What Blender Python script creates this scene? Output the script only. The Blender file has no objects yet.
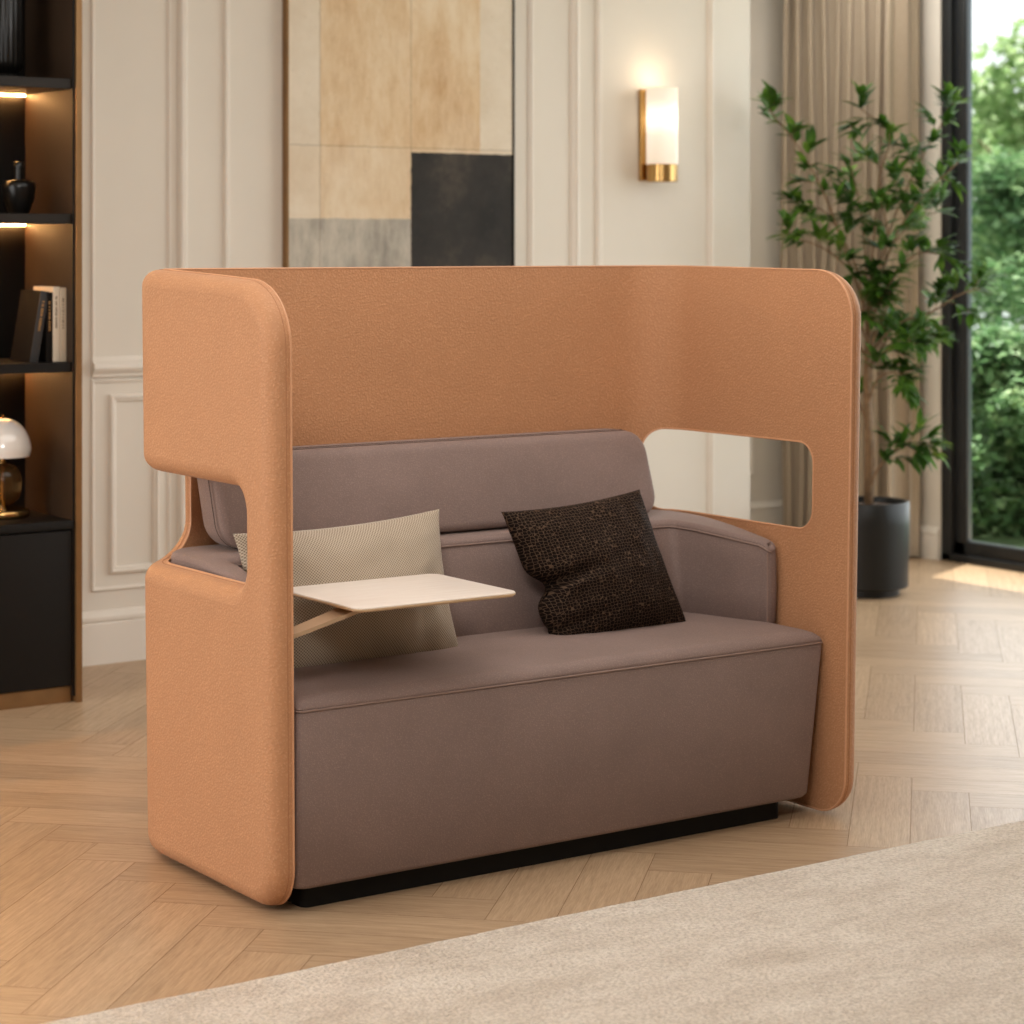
import bpy, bmesh, math, random
from mathutils import Vector, noise
from mathutils.geometry import delaunay_2d_cdt
PI = math.pi
scn = bpy.context.scene
COL = scn.collection
rnd = random.Random(7)

# ------------------------------------------------------------------ helpers
def lin(c):
    return tuple(((x/12.92) if x <= .04045 else ((x+.055)/1.055)**2.4) for x in c)
def hexc(h):
    return lin(tuple(int(h[i:i+2], 16)/255 for i in (0, 2, 4))) + (1,)

def mesh(name, verts, faces, mat=None, parent=None, smooth=True, sharp=40, uvs=None, loc=None):
    me = bpy.data.meshes.new(name)
    me.from_pydata([tuple(v) for v in verts], [], faces)
    if uvs:
        ul = me.uv_layers.new(name='uv')
        for p in me.polygons:
            for li in p.loop_indices:
                ul.data[li].uv = uvs[me.loops[li].vertex_index]
    me.validate()
    if smooth:
        me.polygons.foreach_set('use_smooth', [True]*len(me.polygons))
        if sharp: me.set_sharp_from_angle(angle=math.radians(sharp))
    o = bpy.data.objects.new(name, me); COL.objects.link(o)
    if mat: me.materials.append(mat)
    if parent: o.parent = parent
    if parent and parent.type == 'EMPTY':
        o.location = -parent.location if loc is None else loc
    elif parent and parent.parent is not None: o.location = (0, 0, 0)
    return o

class MB:
    def __init__(s): s.v = []; s.f = []
    def add(s, vs, fs):
        n = len(s.v); s.v += [tuple(v) for v in vs]; s.f += [tuple(i+n for i in f) for f in fs]; return s
    def box(s, x0, x1, y0, y1, z0, z1, b=0.0):
        bm = bmesh.new()
        r = bmesh.ops.create_cube(bm, size=1)
        for v in bm.verts:
            v.co = Vector((x0+(v.co.x+.5)*(x1-x0), y0+(v.co.y+.5)*(y1-y0), z0+(v.co.z+.5)*(z1-z0)))
        if b > 0:
            bmesh.ops.bevel(bm, geom=list(bm.edges), offset=b, segments=3, profile=.5, affect='EDGES')
        bm.verts.ensure_lookup_table()
        s.add([v.co[:] for v in bm.verts], [[v.index for v in f.verts] for f in bm.faces]); bm.free(); return s
    def lathe(s, cx, cy, prof, n=48, ribs=0, amp=0):
        vs = []; fs = []
        for (r, z) in prof:
            for k in range(n):
                a = 2*PI*k/n
                rr = r + (amp*abs(math.sin(a*ribs/2)) if ribs else 0)
                vs.append((cx+rr*math.cos(a), cy+rr*math.sin(a), z))
        for i in range(len(prof)-1):
            for k in range(n):
                k2 = (k+1) % n
                fs.append((i*n+k, i*n+k2, (i+1)*n+k2, (i+1)*n+k))
        if prof[0][0] > 1e-6: fs.append(tuple(range(n-1, -1, -1)))
        if prof[-1][0] > 1e-6: fs.append(tuple((len(prof)-1)*n+k for k in range(n)))
        return s.add(vs, fs)
    def tube(s, pts, r, n=6, closed=False, r1=None):
        pts = [Vector(p) for p in pts]; m = len(pts)
        if m < 2: return s
        vs = []; fs = []; ref = None
        for i, p in enumerate(pts):
            if closed: t = pts[(i+1) % m]-pts[i-1]
            else: t = pts[min(i+1, m-1)]-pts[max(i-1, 0)]
            if t.length < 1e-9: t = Vector((0, 0, 1))
            t.normalize()
            if ref is None:
                ref = Vector((0, 0, 1)) if abs(t.z) < .9 else Vector((1, 0, 0))
            a = (ref - t*ref.dot(t))
            if a.length < 1e-6: a = t.orthogonal()
            a.normalize(); b = t.cross(a); ref = a
            rr = r if r1 is None else r+(r1-r)*i/(m-1)
            for k in range(n):
                q = 2*PI*k/n
                vs.append(p+a*rr*math.cos(q)+b*rr*math.sin(q))
        for i in range(m if closed else m-1):
            j = (i+1) % m
            for k in range(n):
                k2 = (k+1) % n
                fs.append((i*n+k, i*n+k2, j*n+k2, j*n+k))
        if not closed:
            fs.append(tuple(range(n-1, -1, -1))); fs.append(tuple((m-1)*n+k for k in range(n)))
        return s.add(vs, fs)
    def loft(s, rings, cap0=True, cap1=True):
        n = len(rings[0]); vs = [p for r in rings for p in r]; fs = []
        for i in range(len(rings)-1):
            for k in range(n):
                k2 = (k+1) % n
                fs.append((i*n+k, i*n+k2, (i+1)*n+k2, (i+1)*n+k))
        if cap0: fs.append(tuple(range(n-1, -1, -1)))
        if cap1: fs.append(tuple((len(rings)-1)*n+k for k in range(n)))
        return s.add(vs, fs)
    def build(s, name, mat, parent=None, smooth=True, sharp=40, **k):
        return mesh(name, s.v, s.f, mat, parent, smooth, sharp, **k)

def empty(name, loc, label, cat, group=None):
    o = bpy.data.objects.new(name, None); COL.objects.link(o); o.location = loc
    o.empty_display_size = .1
    tag(o, label, cat, group); return o
def tag(o, label, cat, group=None):
    o['label'] = label; o['category'] = cat
    if group: o['group'] = group
    return o
def struct(o): o['kind'] = 'structure'; return o

def rrect(x0, x1, y0, y1, rad, off=0.0, nc=8, ne=4, nx=None):
    """rounded rectangle, CCW from lower left; rad=[bl,br,tr,tl]; off grows outward"""
    nx = nx or ne
    rb = [max(r+off, .0005) for r in rad]
    X0, X1, Y0, Y1 = x0-off, x1+off, y0-off, y1+off
    cs = [((X0+rb[0], Y0+rb[0]), rb[0], PI), ((X1-rb[1], Y0+rb[1]), rb[1], 1.5*PI),
          ((X1-rb[2], Y1-rb[2]), rb[2], 0), ((X0+rb[3], Y1-rb[3]), rb[3], .5*PI)]
    out = []
    for q in range(4):
        (cx, cy), r, a0 = cs[q]
        for k in range(nc+1):
            a = a0+.5*PI*k/nc; out.append((cx+r*math.cos(a), cy+r*math.sin(a)))
        (nx_, ny_), r2, a2 = cs[(q+1) % 4]
        p0 = out[-1]; p1 = (nx_+r2*math.cos(a2), ny_+r2*math.sin(a2))
        m = nx if q in (0, 2) else ne
        for k in range(1, m): out.append((p0[0]+(p1[0]-p0[0])*k/m, p0[1]+(p1[1]-p0[1])*k/m))
    return out

# ------------------------------------------------------------------ materials
class N:
    def __init__(s, name):
        s.m = bpy.data.materials.new(name); s.m.use_nodes = True
        s.t = s.m.node_tree; s.b = s.t.nodes['Principled BSDF']; s.o = s.t.nodes['Material Output']
    def n(s, typ, **k):
        x = s.t.nodes.new(typ)
        for a, v in k.items():
            if a.startswith('i_'): x.inputs[a[2:].replace('_', ' ')].default_value = v
            else: setattr(x, a, v)
        return x
    def l(s, a, b): s.t.links.new(a, b)
    def coord(s, kind='Object', scale=(1, 1, 1), rot=(0, 0, 0)):
        tc = s.n('ShaderNodeTexCoord'); mp = s.n('ShaderNodeMapping')
        mp.inputs['Scale'].default_value = scale; mp.inputs['Rotation'].default_value = rot
        s.l(tc.outputs[kind], mp.inputs[0]); return mp.outputs[0]
    def noise(s, co, scale, detail=3, rough=.5):
        x = s.n('ShaderNodeTexNoise'); x.inputs['Scale'].default_value = scale
        x.inputs['Detail'].default_value = detail; x.inputs['Roughness'].default_value = rough
        s.l(co, x.inputs['Vector']); return x.outputs[0]
    def voro(s, co, scale, feature='F1'):
        x = s.n('ShaderNodeTexVoronoi', feature=feature); x.inputs['Scale'].default_value = scale
        s.l(co, x.inputs['Vector']); return x.outputs['Distance']
    def ramp(s, fac, stops):
        x = s.n('ShaderNodeValToRGB'); e = x.color_ramp.elements
        while len(e) < len(stops): e.new(.5)
        for i, (p, c) in enumerate(stops): e[i].position = p; e[i].color = c
        s.l(fac, x.inputs[0]); return x.outputs[0]
    def math(s, op, a, b=None, c=None):
        x = s.n('ShaderNodeMath', operation=op)
        for i, v in enumerate((a, b, c)):
            if v is None: continue
            if isinstance(v, (int, float)): x.inputs[i].default_value = v
            else: s.l(v, x.inputs[i])
        return x.outputs[0]
    def mix(s, fac, a, b, blend='MIX'):
        x = s.n('ShaderNodeMix', data_type='RGBA', blend_type=blend)
        for sock, v in ((x.inputs[0], fac), (x.inputs[6], a), (x.inputs[7], b)):
            if isinstance(v, (int, float, tuple)): sock.default_value = v
            else: s.l(v, sock)
        return x.outputs[2]
    def bump(s, h, strength=.3, dist=.001, normal=None):
        x = s.n('ShaderNodeBump'); x.inputs['Strength'].default_value = strength
        x.inputs['Distance'].default_value = dist; s.l(h, x.inputs['Height'])
        if normal: s.l(normal, x.inputs['Normal'])
        s.l(x.outputs[0], s.b.inputs['Normal']); return x.outputs[0]
    def set(s, **k):
        for a, v in k.items():
            sock = s.b.inputs[a.replace('_', ' ')]
            if isinstance(v, (int, float, tuple)): sock.default_value = v
            else: s.l(v, sock)
        return s

def plain(name, hx, rough=.5, metal=0, var=.06, scale=6, bumpk=0, bscale=300, **k):
    m = N(name); c = hexc(hx); co = m.coord()
    f = m.noise(co, scale, 3)
    lo = tuple(x*(1-var) for x in c[:3])+(1,); hi = tuple(min(1, x*(1+var)) for x in c[:3])+(1,)
    m.set(Base_Color=m.ramp(f, [(.3, lo), (.7, hi)]), Roughness=rough, Metallic=metal, **k)
    if bumpk: m.bump(m.noise(co, bscale, 2), bumpk, .001)
    return m.m

def fabric_grain(name, hx, dark, scale, strength, rough=.75, sheen=.2, mottle=.1):
    m = N(name); co = m.coord()
    v = m.noise(co, scale, 2, .5)
    v2 = m.voro(co, scale*.8)
    h = m.math('ADD', m.math('MULTIPLY', v, .7), m.math('MULTIPLY', v2, -.8))
    c = hexc(hx); d = hexc(dark)
    base = m.ramp(h, [(-.25+.25, d), (.30, c)])
    big = m.noise(co, 5, 4, .6)
    base = m.mix(1.0, base, m.ramp(big, [(.3, (1-mottle,)*3+(1,)), (.7, (1,)*3+(1,))]), 'MULTIPLY')
    m.set(Base_Color=base, Roughness=rough, Sheen_Weight=sheen, Sheen_Roughness=.4, Sheen_Tint=(1, .85, .76, 1))
    m.b.inputs['Specular IOR Level'].default_value = .3
    m.bump(h, strength, .0017); return m.m

M = {}
M['orange'] = fabric_grain('terracotta_grain_leather', 'C8966F', 'BA8660', 215, .75, .6, .1, .05)
M['piping'] = plain('terracotta_piping', 'CD9872', .55, var=.05, scale=40)
M['groove'] = plain('terracotta_seam_groove', 'A87450', .8, var=.05, scale=40)
M['taupe'] = fabric_grain('taupe_upholstery', '98827A', '86716A', 330, .28, .75, .12, .14)
M['taupe_pipe'] = plain('taupe_piping', '8E766C', .7, var=.05)
M['seam_dark'] = plain('dark_seam', '54453E', .8)
M['black'] = plain('black_plinth', '0E0C0A', .6, Specular_IOR_Level=.2)

def wood_table():
    m = N('pale_ash_table'); co = m.coord(scale=(1, 9, 1))
    f = m.noise(co, 9, 5, .6)
    m.set(Base_Color=m.ramp(f, [(.3, hexc('E2D5CA')), (.7, hexc('EAE0D6'))]), Roughness=.42); return m.m
M['table'] = wood_table()
M['table_edge'] = plain('table_edge_wood', 'CDAE8B', .5)
M['table_arm'] = plain('bronze_beige_metal', 'B89A7C', .4, metal=.2)

def weave(name, a, b, scale, rough=.85, strength=.5):
    m = N(name); co = m.coord('UV', (scale, scale, 1), (0, 0, PI/4))
    sx = m.n('ShaderNodeSeparateXYZ'); m.l(co, sx.inputs[0])
    wx = m.math('SINE', m.math('MULTIPLY', sx.outputs[0], 2*PI)); wy = m.math('SINE', m.math('MULTIPLY', sx.outputs[1], 2*PI))
    h = m.math('MULTIPLY', m.math('ADD', wx, wy), .25); h = m.math('ADD', h, .5)
    m.set(Base_Color=m.ramp(h, [(.25, hexc(a)), (.6, hexc(b))]), Roughness=rough, Sheen_Weight=.2)
    m.bump(h, strength, .0015); return m.m
M['beige_weave'] = weave('beige_waffle_weave', '7D6C58', 'BDAD99', 88, strength=.4)
def pebble():
    m = N('dark_brown_pebble_fabric'); co = m.coord('UV', (1, 1.12, 1))
    vx = m.n('ShaderNodeTexVoronoi', feature='DISTANCE_TO_EDGE'); vx.inputs['Scale'].default_value = 50; vx.inputs['Randomness'].default_value = .5
    m.l(co, vx.inputs['Vector']); d = vx.outputs['Distance']
    e = m.ramp(d, [(.025, (1, 1, 1, 1)), (.09, (0, 0, 0, 1))])
    m.set(Base_Color=m.mix(e, hexc('1A120E'), hexc('5E4A3B')), Roughness=.85)
    m.b.inputs['Specular IOR Level'].default_value = .1
    m.bump(e, .6, .002); return m.m
M['pebble'] = pebble()

def floor_mat():
    m = N('oak_herringbone'); co = m.coord('UV', (1, 1, 1))
    at = m.n('ShaderNodeAttribute', attribute_name='plank')
    mp = m.n('ShaderNodeMapping'); mp.inputs['Scale'].default_value = (1.6, 26, 1)
    m.l(co, mp.inputs[0])
    off = m.n('ShaderNodeVectorMath', operation='ADD'); m.l(mp.outputs[0], off.inputs[0])
    sc = m.n('ShaderNodeVectorMath', operation='SCALE'); m.l(at.outputs['Color'], sc.inputs[0]); sc.inputs['Scale'].default_value = 37
    m.l(sc.outputs[0], off.inputs[1])
    g = m.noise(off.outputs[0], 3.2, 6, .62)
    g2 = m.noise(off.outputs[0], 12, 4, .6)
    base = m.ramp(g, [(.28, hexc('9C8165')), (.5, hexc('B49779')), (.74, hexc('C6AA8C'))])
    base = m.mix(.35, base, m.ramp(g2, [(.35, hexc('94724F')), (.65, hexc('CDB08E'))]), 'MIX')
    sep = m.n('ShaderNodeSeparateColor'); m.l(at.outputs['Color'], sep.inputs[0])
    tone = m.ramp(sep.outputs[0], [(0, (.82, .8, .78, 1)), (.5, (.95, .945, .94, 1)), (1, (1.0, 1.0, 1.0, 1))])
    base = m.mix(1.0, base, tone, 'MULTIPLY')
    rg = m.ramp(g, [(.3, (.42,)*3+(1,)), (.7, (.35,)*3+(1,))])
    m.set(Base_Color=base, Roughness=rg)
    m.b.inputs['Specular IOR Level'].default_value = .55
    m.bump(g2, .06, .001); return m.m
M['floor'] = floor_mat()
M['gap'] = plain('floor_gap', '7A5D40', .9)

def rug_mat():
    m = N('cream_cut_pile'); co = m.coord()
    a = m.noise(co, 3.0, 5, .6)
    st = m.coord(scale=(1.6, 5, 1), rot=(0, 0, .12)); b = m.noise(st, 2.2, 5, .7)
    f = m.math('ADD', m.math('MULTIPLY', a, .45), m.math('MULTIPLY', b, .55))
    base = m.ramp(f, [(.32, hexc('C4B09A')), (.5, hexc('DCCCBA')), (.66, hexc('EADDCD'))])
    p = m.noise(co, 120, 3, .7)
    v = m.voro(co, 110)
    base = m.mix(1, base, m.ramp(p, [(.34, (.68, .64, .60, 1)), (.58, (1, 1, 1, 1))]), 'MULTIPLY')
    m.set(Base_Color=base, Roughness=.95, Sheen_Weight=.3)
    h = m.math('ADD', p, m.math('MULTIPLY', v, -.6))
    m.bump(h, 1, .008); return m.m
M['rug'] = rug_mat()
M['wall'] = plain('warm_white_plaster', 'E0D8CC', .75, var=.02, scale=3, bumpk=.05, bscale=120)
M['trimwall'] = plain('warm_white_paint', 'E7DFD4', .55, var=.02)
M['ceiling'] = plain('ceiling_white', 'E8E2D8', .9, var=.02)
M['bronze'] = plain('brushed_bronze', '8E6C46', .4, metal=.6, var=.1, scale=12)
M['brass'] = plain('polished_brass', 'BD9860', .25, metal=1, var=.06)
M['cab'] = plain('black_brown_lacquer', '14110E', .5, var=.12, scale=4, Specular_IOR_Level=.22)
M['cab_in'] = plain('smoked_brown_veneer', '36271A', .55, var=.15, scale=5, Specular_IOR_Level=.3)
M['shelf'] = plain('dark_shelf_veneer', '221D19', .4, var=.1, Specular_IOR_Level=.35)
M['frame'] = plain('anthracite_aluminium', '26282A', .4, metal=.3, var=.05)
M['frame_edge'] = plain('grey_blue_gasket', '6F7880', .35, metal=.5)
M['pot'] = plain('matte_black_ceramic', '151615', .4, var=.08, Specular_IOR_Level=.35)
M['soil'] = plain('potting_soil', '4A3524', .95, var=.4, scale=80, bumpk=.8, bscale=90)
M['bark'] = plain('pale_brown_bark', '7E6347', .85, var=.25, scale=40, bumpk=.4, bscale=120)
M['ground'] = plain('garden_grass', '41582F', .95, var=.35, scale=3)
M['stone'] = plain('pale_terrace_stone', 'B7B0A4', .8, var=.05)

def emit(name, c, s):
    m = N(name); e = m.n('ShaderNodeEmission'); e.inputs[0].default_value = c; e.inputs[1].default_value = s
    m.l(e.outputs[0], m.o.inputs[0]); return m.m
M['led'] = emit('warm_led', (1, .50, .17, 1), 170)
M['bulb'] = emit('warm_bulb', (1, .78, .5, 1), 30)

def leafm(name, a, b, c, trans=.25):
    m = N(name); co = m.coord(); f = m.noise(co, 9, 2)
    col = m.ramp(f, [(.3, hexc(a)), (.52, hexc(b)), (.72, hexc(c))])
    m.set(Base_Color=col, Roughness=.5, Specular_IOR_Level=.25)
    tr = m.n('ShaderNodeBsdfTranslucent'); m.l(col, tr.inputs[0])
    mx = m.n('ShaderNodeMixShader'); mx.inputs[0].default_value = trans
    m.l(m.b.outputs[0], mx.inputs[1]); m.l(tr.outputs[0], mx.inputs[2]); m.l(mx.outputs[0], m.o.inputs[0])
    return m.m
M['leaf'] = leafm('ficus_leaf', '2A4718', '42671F', '76983A')
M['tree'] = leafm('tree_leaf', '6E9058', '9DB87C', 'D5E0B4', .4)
M['hedge'] = leafm('hedge_leaf', '4A6C48', '6F9362', 'AEC795', .35)

def curtain_mat():
    m = N('taupe_linen'); co = m.coord(scale=(400, 400, 400))
    f = m.noise(co, 1, 2); base = m.ramp(f, [(.3, hexc('A2907A')), (.7, hexc('BBAA94'))])
    m.set(Base_Color=base, Roughness=.9, Sheen_Weight=.2)
    tr = m.n('ShaderNodeBsdfTranslucent'); m.l(base, tr.inputs[0])
    mx = m.n('ShaderNodeMixShader'); mx.inputs[0].default_value = .04
    m.l(m.b.outputs[0], mx.inputs[1]); m.l(tr.outputs[0], mx.inputs[2]); m.l(mx.outputs[0], m.o.inputs[0]); return m.m
M['curtain'] = curtain_mat()

def glass_mat():
    m = N('window_glass'); t = m.n('ShaderNodeBsdfTransparent'); t.inputs[0].default_value = (.96, .98, .97, 1)
    g = m.n('ShaderNodeBsdfGlossy'); g.inputs['Roughness'].default_value = .02
    lw = m.n('ShaderNodeLayerWeight'); lw.inputs[0].default_value = .15
    mx = m.n('ShaderNodeMixShader'); m.l(m.math('MULTIPLY', lw.outputs[0], .35), mx.inputs[0]); m.l(t.outputs[0], mx.inputs[1]); m.l(g.outputs[0], mx.inputs[2])
    m.l(mx.outputs[0], m.o.inputs[0]); return m.m
M['glass'] = glass_mat()

def sconce_glass():
    m = N('ribbed_frosted_glass'); co = m.coord()
    sx = m.n('ShaderNodeSeparateXYZ'); m.l(co, sx.inputs[0])
    d = m.math('ABSOLUTE', m.math('SUBTRACT', sx.outputs[2], 1.975))
    st = m.ramp(m.math('MULTIPLY', d, 5), [(0, (1, 1, 1, 1)), (.35, (.38,)*3+(1,)), (1, (.22,)*3+(1,))])
    col = m.ramp(m.math('MULTIPLY', d, 5), [(0, (1, .90, .74, 1)), (.9, (1, .78, .56, 1))])
    m.set(Base_Color=(.9, .84, .76, 1), Roughness=.15, Emission_Color=col, Emission_Strength=m.math('MULTIPLY', st, 1.15))
    return m.m
M['sconce'] = sconce_glass()
M['opal'] = plain('opal_white_glass', 'E9E2DA', .12, var=.02)
M['opal'].node_tree.nodes['Principled BSDF'].inputs['Coat Weight'].default_value = .6
def amber():
    m = N('smoked_amber_glass'); m.set(Base_Color=(.26, .14, .05, 1), Roughness=.04, Transmission_Weight=.85, IOR=1.3); return m.m
M['amber'] = amber()
M['vase'] = plain('gloss_black_ceramic', '0D0B09', .28, var=.1, Specular_IOR_Level=.35)

# ------------------------------------------------------------------ camera
F_PX = 2266.0
cam_d = bpy.data.cameras.new('camera'); cam = bpy.data.objects.new('camera', cam_d); COL.objects.link(cam)
cam_d.sensor_width = 36; cam_d.lens = F_PX/1024*36
cam_d.shift_y = -(512-245)/1024
cam.location = (0, 0, 1.46); cam.rotation_euler = (PI/2, 0, -math.atan(1562/2266))
cam_d.clip_end = 200
cam_d.dof.use_dof = True; cam_d.dof.focus_distance = 5.25; cam_d.dof.aperture_fstop = 4.0
scn.camera = cam

# ------------------------------------------------------------------ room
# herringbone floor, one mesh of planks over a dark bed
def make_floor():
    W, L = .15, .75; gap = .0007
    cs, sn = math.cos(PI/4), math.sin(PI/4)
    vs = []; fs = []; uv = []; cols = []
    n = 5
    def plank(a, b, du, dv, along):
        c = [(a+gap, b+gap), (a+du-gap, b+gap), (a+du-gap, b+dv-gap), (a+gap, b+dv-gap)]
        w = [(x*cs-y*sn+3.9, x*sn+y*cs+4.6) for x, y in c]
        if not any(-.8 < p[0] < 7.7 and .2 < p[1] < 8.7 for p in w): return
        k = len(vs); vs.extend((x, y, 0) for x, y in w); fs.append((k, k+1, k+2, k+3))
        t = [(0, 0), (du, 0), (du, dv), (0, dv)]
        if not along: t = [(q, p) for p, q in t]
        uv.extend(t)
        col = (rnd.random(), rnd.random(), rnd.random(), 1)
        cols.extend([col]*4)
    for i in range(-60, 60):
        for j in range(-60, 60):
            # lattice of the classic herringbone: step (W, W) and (2L.., 0)
            pass
    for i in range(-90, 90):
        for j in range(-14, 14):
            x = i*W + j*2*L*0 + j*L*1.0; y = i*W - j*L*1.0
            if abs(x) > 9 or abs(y) > 9: continue
            plank(x, y, L, W, True)
            plank(x+L-W+W-L, y+W, W, L, False)
    return vs, fs, uv, cols
vs, fs, uv, cols = make_floor()
k = len(vs)
vs += [(-3.1, -1.3, -.0015), (7.7, -1.3, -.0015), (7.7, 8.6, -.0015), (-3.1, 8.6, -.0015)]; fs.append((k, k+1, k+2, k+3)); uv += [(0, 0)]*4; cols += [(0, 0, 0, 1)]*4
fl = mesh('floor', vs, fs, M['floor'], None, False, None, uv)
fl.data.materials.append(M['gap']); fl.data.polygons[len(fs)-1].material_index = 1
ca = fl.data.color_attributes.new('plank', 'FLOAT_COLOR', 'POINT')
for i, c in enumerate(cols): ca.data[i].color = c
struct(fl)

YW = 7.325; XE = 6.273; YB = 8.55; XW = 7.6; ZC = 3.0
struct(MB().box(-3.2, XW+.2, -1.4, -1.25, 0, ZC).build('wall_front', M['wall'], sharp=30))
struct(MB().box(-3.2, -3.05, -1.25, YB, 0, ZC).build('wall_left', M['wall'], sharp=30))
struct(MB().box(-3.05, XE, YW, YB+.15, 0, ZC).build('wall_back', M['wall'], sharp=30))
struct(MB().box(XE, XW+.2, YB, YB+.15, 0, ZC).build('wall_alcove', M['wall'], sharp=30))
YJ = 7.525
w = MB(); w.box(XW, XW+.2, YJ, YB, 0, ZC); w.box(XW, XW+.2, 3.0, YJ, 2.86, ZC); w.box(XW, XW+.2, -1.4, 3.0, 0, ZC)
struct(w.build('wall_right', M['wall'], sharp=30))
struct(MB().box(-3.2, XW+.2, -1.4, YB+.15, ZC, ZC+.15).build('ceiling', M['ceiling'], sharp=30))

def base_profile(h=.186):
    return [(0, 0), (.020, 0), (.020, h-.045), (.016, h-.040), (.022, h-.034), (.022, h-.022), (.014, h-.012), (.008, h-.004), (0, h)]
def run(prof, p0, p1, nrm):
    """extrude a profile (depth,z) from p0 to p1 in plan, depth along nrm"""
    r = []
    for p in (p0, p1): r.append([(p[0]+nrm[0]*d, p[1]+nrm[1]*d, z) for d, z in prof])
    return r
def strip(name, prof, p0, p1, nrm):
    return struct(MB().loft(run(prof, p0, p1, nrm)).build(name, M['trimwall'], sharp=25))
strip('baseboard_back', base_profile(), (3.0, YW), (XE+.02, YW), (0, -1))
strip('baseboard_alcove', base_profile(), (XE, YB), (XW, YB), (0, -1))
strip('baseboard_right', base_profile(.15), (XW, YJ), (XW, YB), (-1, 0))
strip('baseboard_pillar', base_profile(), (XE, YW-.02), (XE, YB), (1, 0))

# mouldings: bead profile (across, out)
def bead(w=.020, h=.013):
    return [(-w/2, 0), (-w/2, h*.35), (-w*.30, h*.9), (-w*.05, h), (w*.15, h*.55), (w*.3, h*.62), (w/2, h*.3), (w/2, 0)]
def vmould(b, x, z0, z1, w=.02, h=.013, flip=1, y=YW):
    pr = bead(w, h)
    r = [[(x+flip*a, y-o, z) for a, o in pr] for z in (z0, z1)]
    if flip > 0: r = r[::-1]
    b.loft(r)
def hmould(b, x0, x1, z, w=.02, h=.013, flip=1, y=YW):
    pr = bead(w, h)
    b.loft([[(x, y-o, z+flip*a) for a, o in pr] for x in (x0, x1)])
def framed(name, x0, x1, z0, z1, w=.02, h=.013, y=YW):
    b = MB()
    # mitred frame swept around the rectangle
    pr = bead(w, h); cor = [(x0, z0, 1, 1), (x1, z0, -1, 1), (x1, z1, -1, -1), (x0, z1, 1, -1)]
    rings = []
    for (x, z, sx, sz) in cor+[cor[0]]:
        rings.append([(x+sx*a, y-o, z+sz*a) for a, o in pr])
    b.loft(rings, False, False)
    return struct(b.build(name, M['trimwall'], sharp=25))
framed('trim_1', 3.349, 3.515, .322, .924, .026, .016)
framed('trim_2', 3.276, 3.566, .259, .985, .014, .009)
b = MB(); b.loft([[(x, YW-o, z) for o, z in ((0, 1.0), (.012, 1.0), (.014, 1.01), (.024, 1.018), (.03, 1.03), (.026, 1.045), (.012, 1.055), (.008, 1.07), (0, 1.07))] for x in (3.270, 3.60)]); struct(b.build('trim_3', M['trimwall'], sharp=25))
framed('trim_4', 3.276, 3.566, 1.03, 2.86, .014, .009)
b = MB(); vmould(b, 3.618, .19, 3.0, .038, .024); struct(b.build('trim_5', M['trimwall'], sharp=25))
framed('trim_6', 3.795, 5.136, .259, 2.86, .024, .015)
b = MB(); vmould(b, 5.351, .19, 3.0, .042, .024, -1); struct(b.build('trim_7', M['trimwall'], sharp=25))
framed('trim_8', 5.472, 6.052, .259, 2.86, .030, .018)
framed('trim_9', XE+.1, 7.332, .33, .95, .02, .012, YB)
# crown line
b = MB().box(.3, XE, YW-.06, YW, 2.93, 3.0, .01); struct(b.build('trim_10', M['trimwall']))

# ------------------------------------------------------------------ window (sliding glazed door)
def window():
    e = bpy.data.objects.new('window_1', None); COL.objects.link(e); e.location = (XW, 5.3, 0); struct(e)
    y0, y1 = 3.0, YJ; zt = 2.86
    f = MB()
    f.box(XW+.005, XW+.12, y1-.06, y1, 0, zt, .004); f.box(XW+.005, XW+.12, y0, y0+.06, 0, zt, .004)
    f.box(XW+.005, XW+.12, y0, y1, 0, .035, .004); f.box(XW+.005, XW+.12, y0, y1, zt-.06, zt, .004)
    fo = f.build('window_frame', M['frame'], e)
    for i, (a, c) in enumerate(((5.33, y1-.055), (y0+.055, 5.40))):
        s = MB(); xo = XW+.03+.035*i; t = .075
        s.box(xo, xo+.04, c-t, c, .03, zt-.055, .006); s.box(xo, xo+.04, a, a+.08, .03, zt-.055, .006)
        s.box(xo, xo+.04, a, c, .03, .095, .006); s.box(xo, xo+.04, a, c, zt-.14, zt-.055, .006)
        so = s.build('window_sash', M['frame'], e)
        g = MB(); g.box(xo+.008, xo+.03, c-t-.012, c-t+.002, .09, zt-.14, .002); g.box(xo+.008, xo+.03, a+.08, c-t, .093, .101, .002)
        go = mesh('window_gasket', g.v, g.f, M['frame_edge'], so)
        p = MB().box(xo+.017, xo+.023, a+t*.75, c-t+.005, .09, zt-.135)
        mesh('window_pane', p.v, p.f, M['glass'], so)
window()
# outside
struct(MB().box(XW+.2, 30, -6, 30, -.25, -.04).build('ground', M['ground']))
struct(MB().box(XW+.0, XW+.32, 1.0, 9.5, -.12, -.005).build('terrace', M['stone']))

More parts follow.
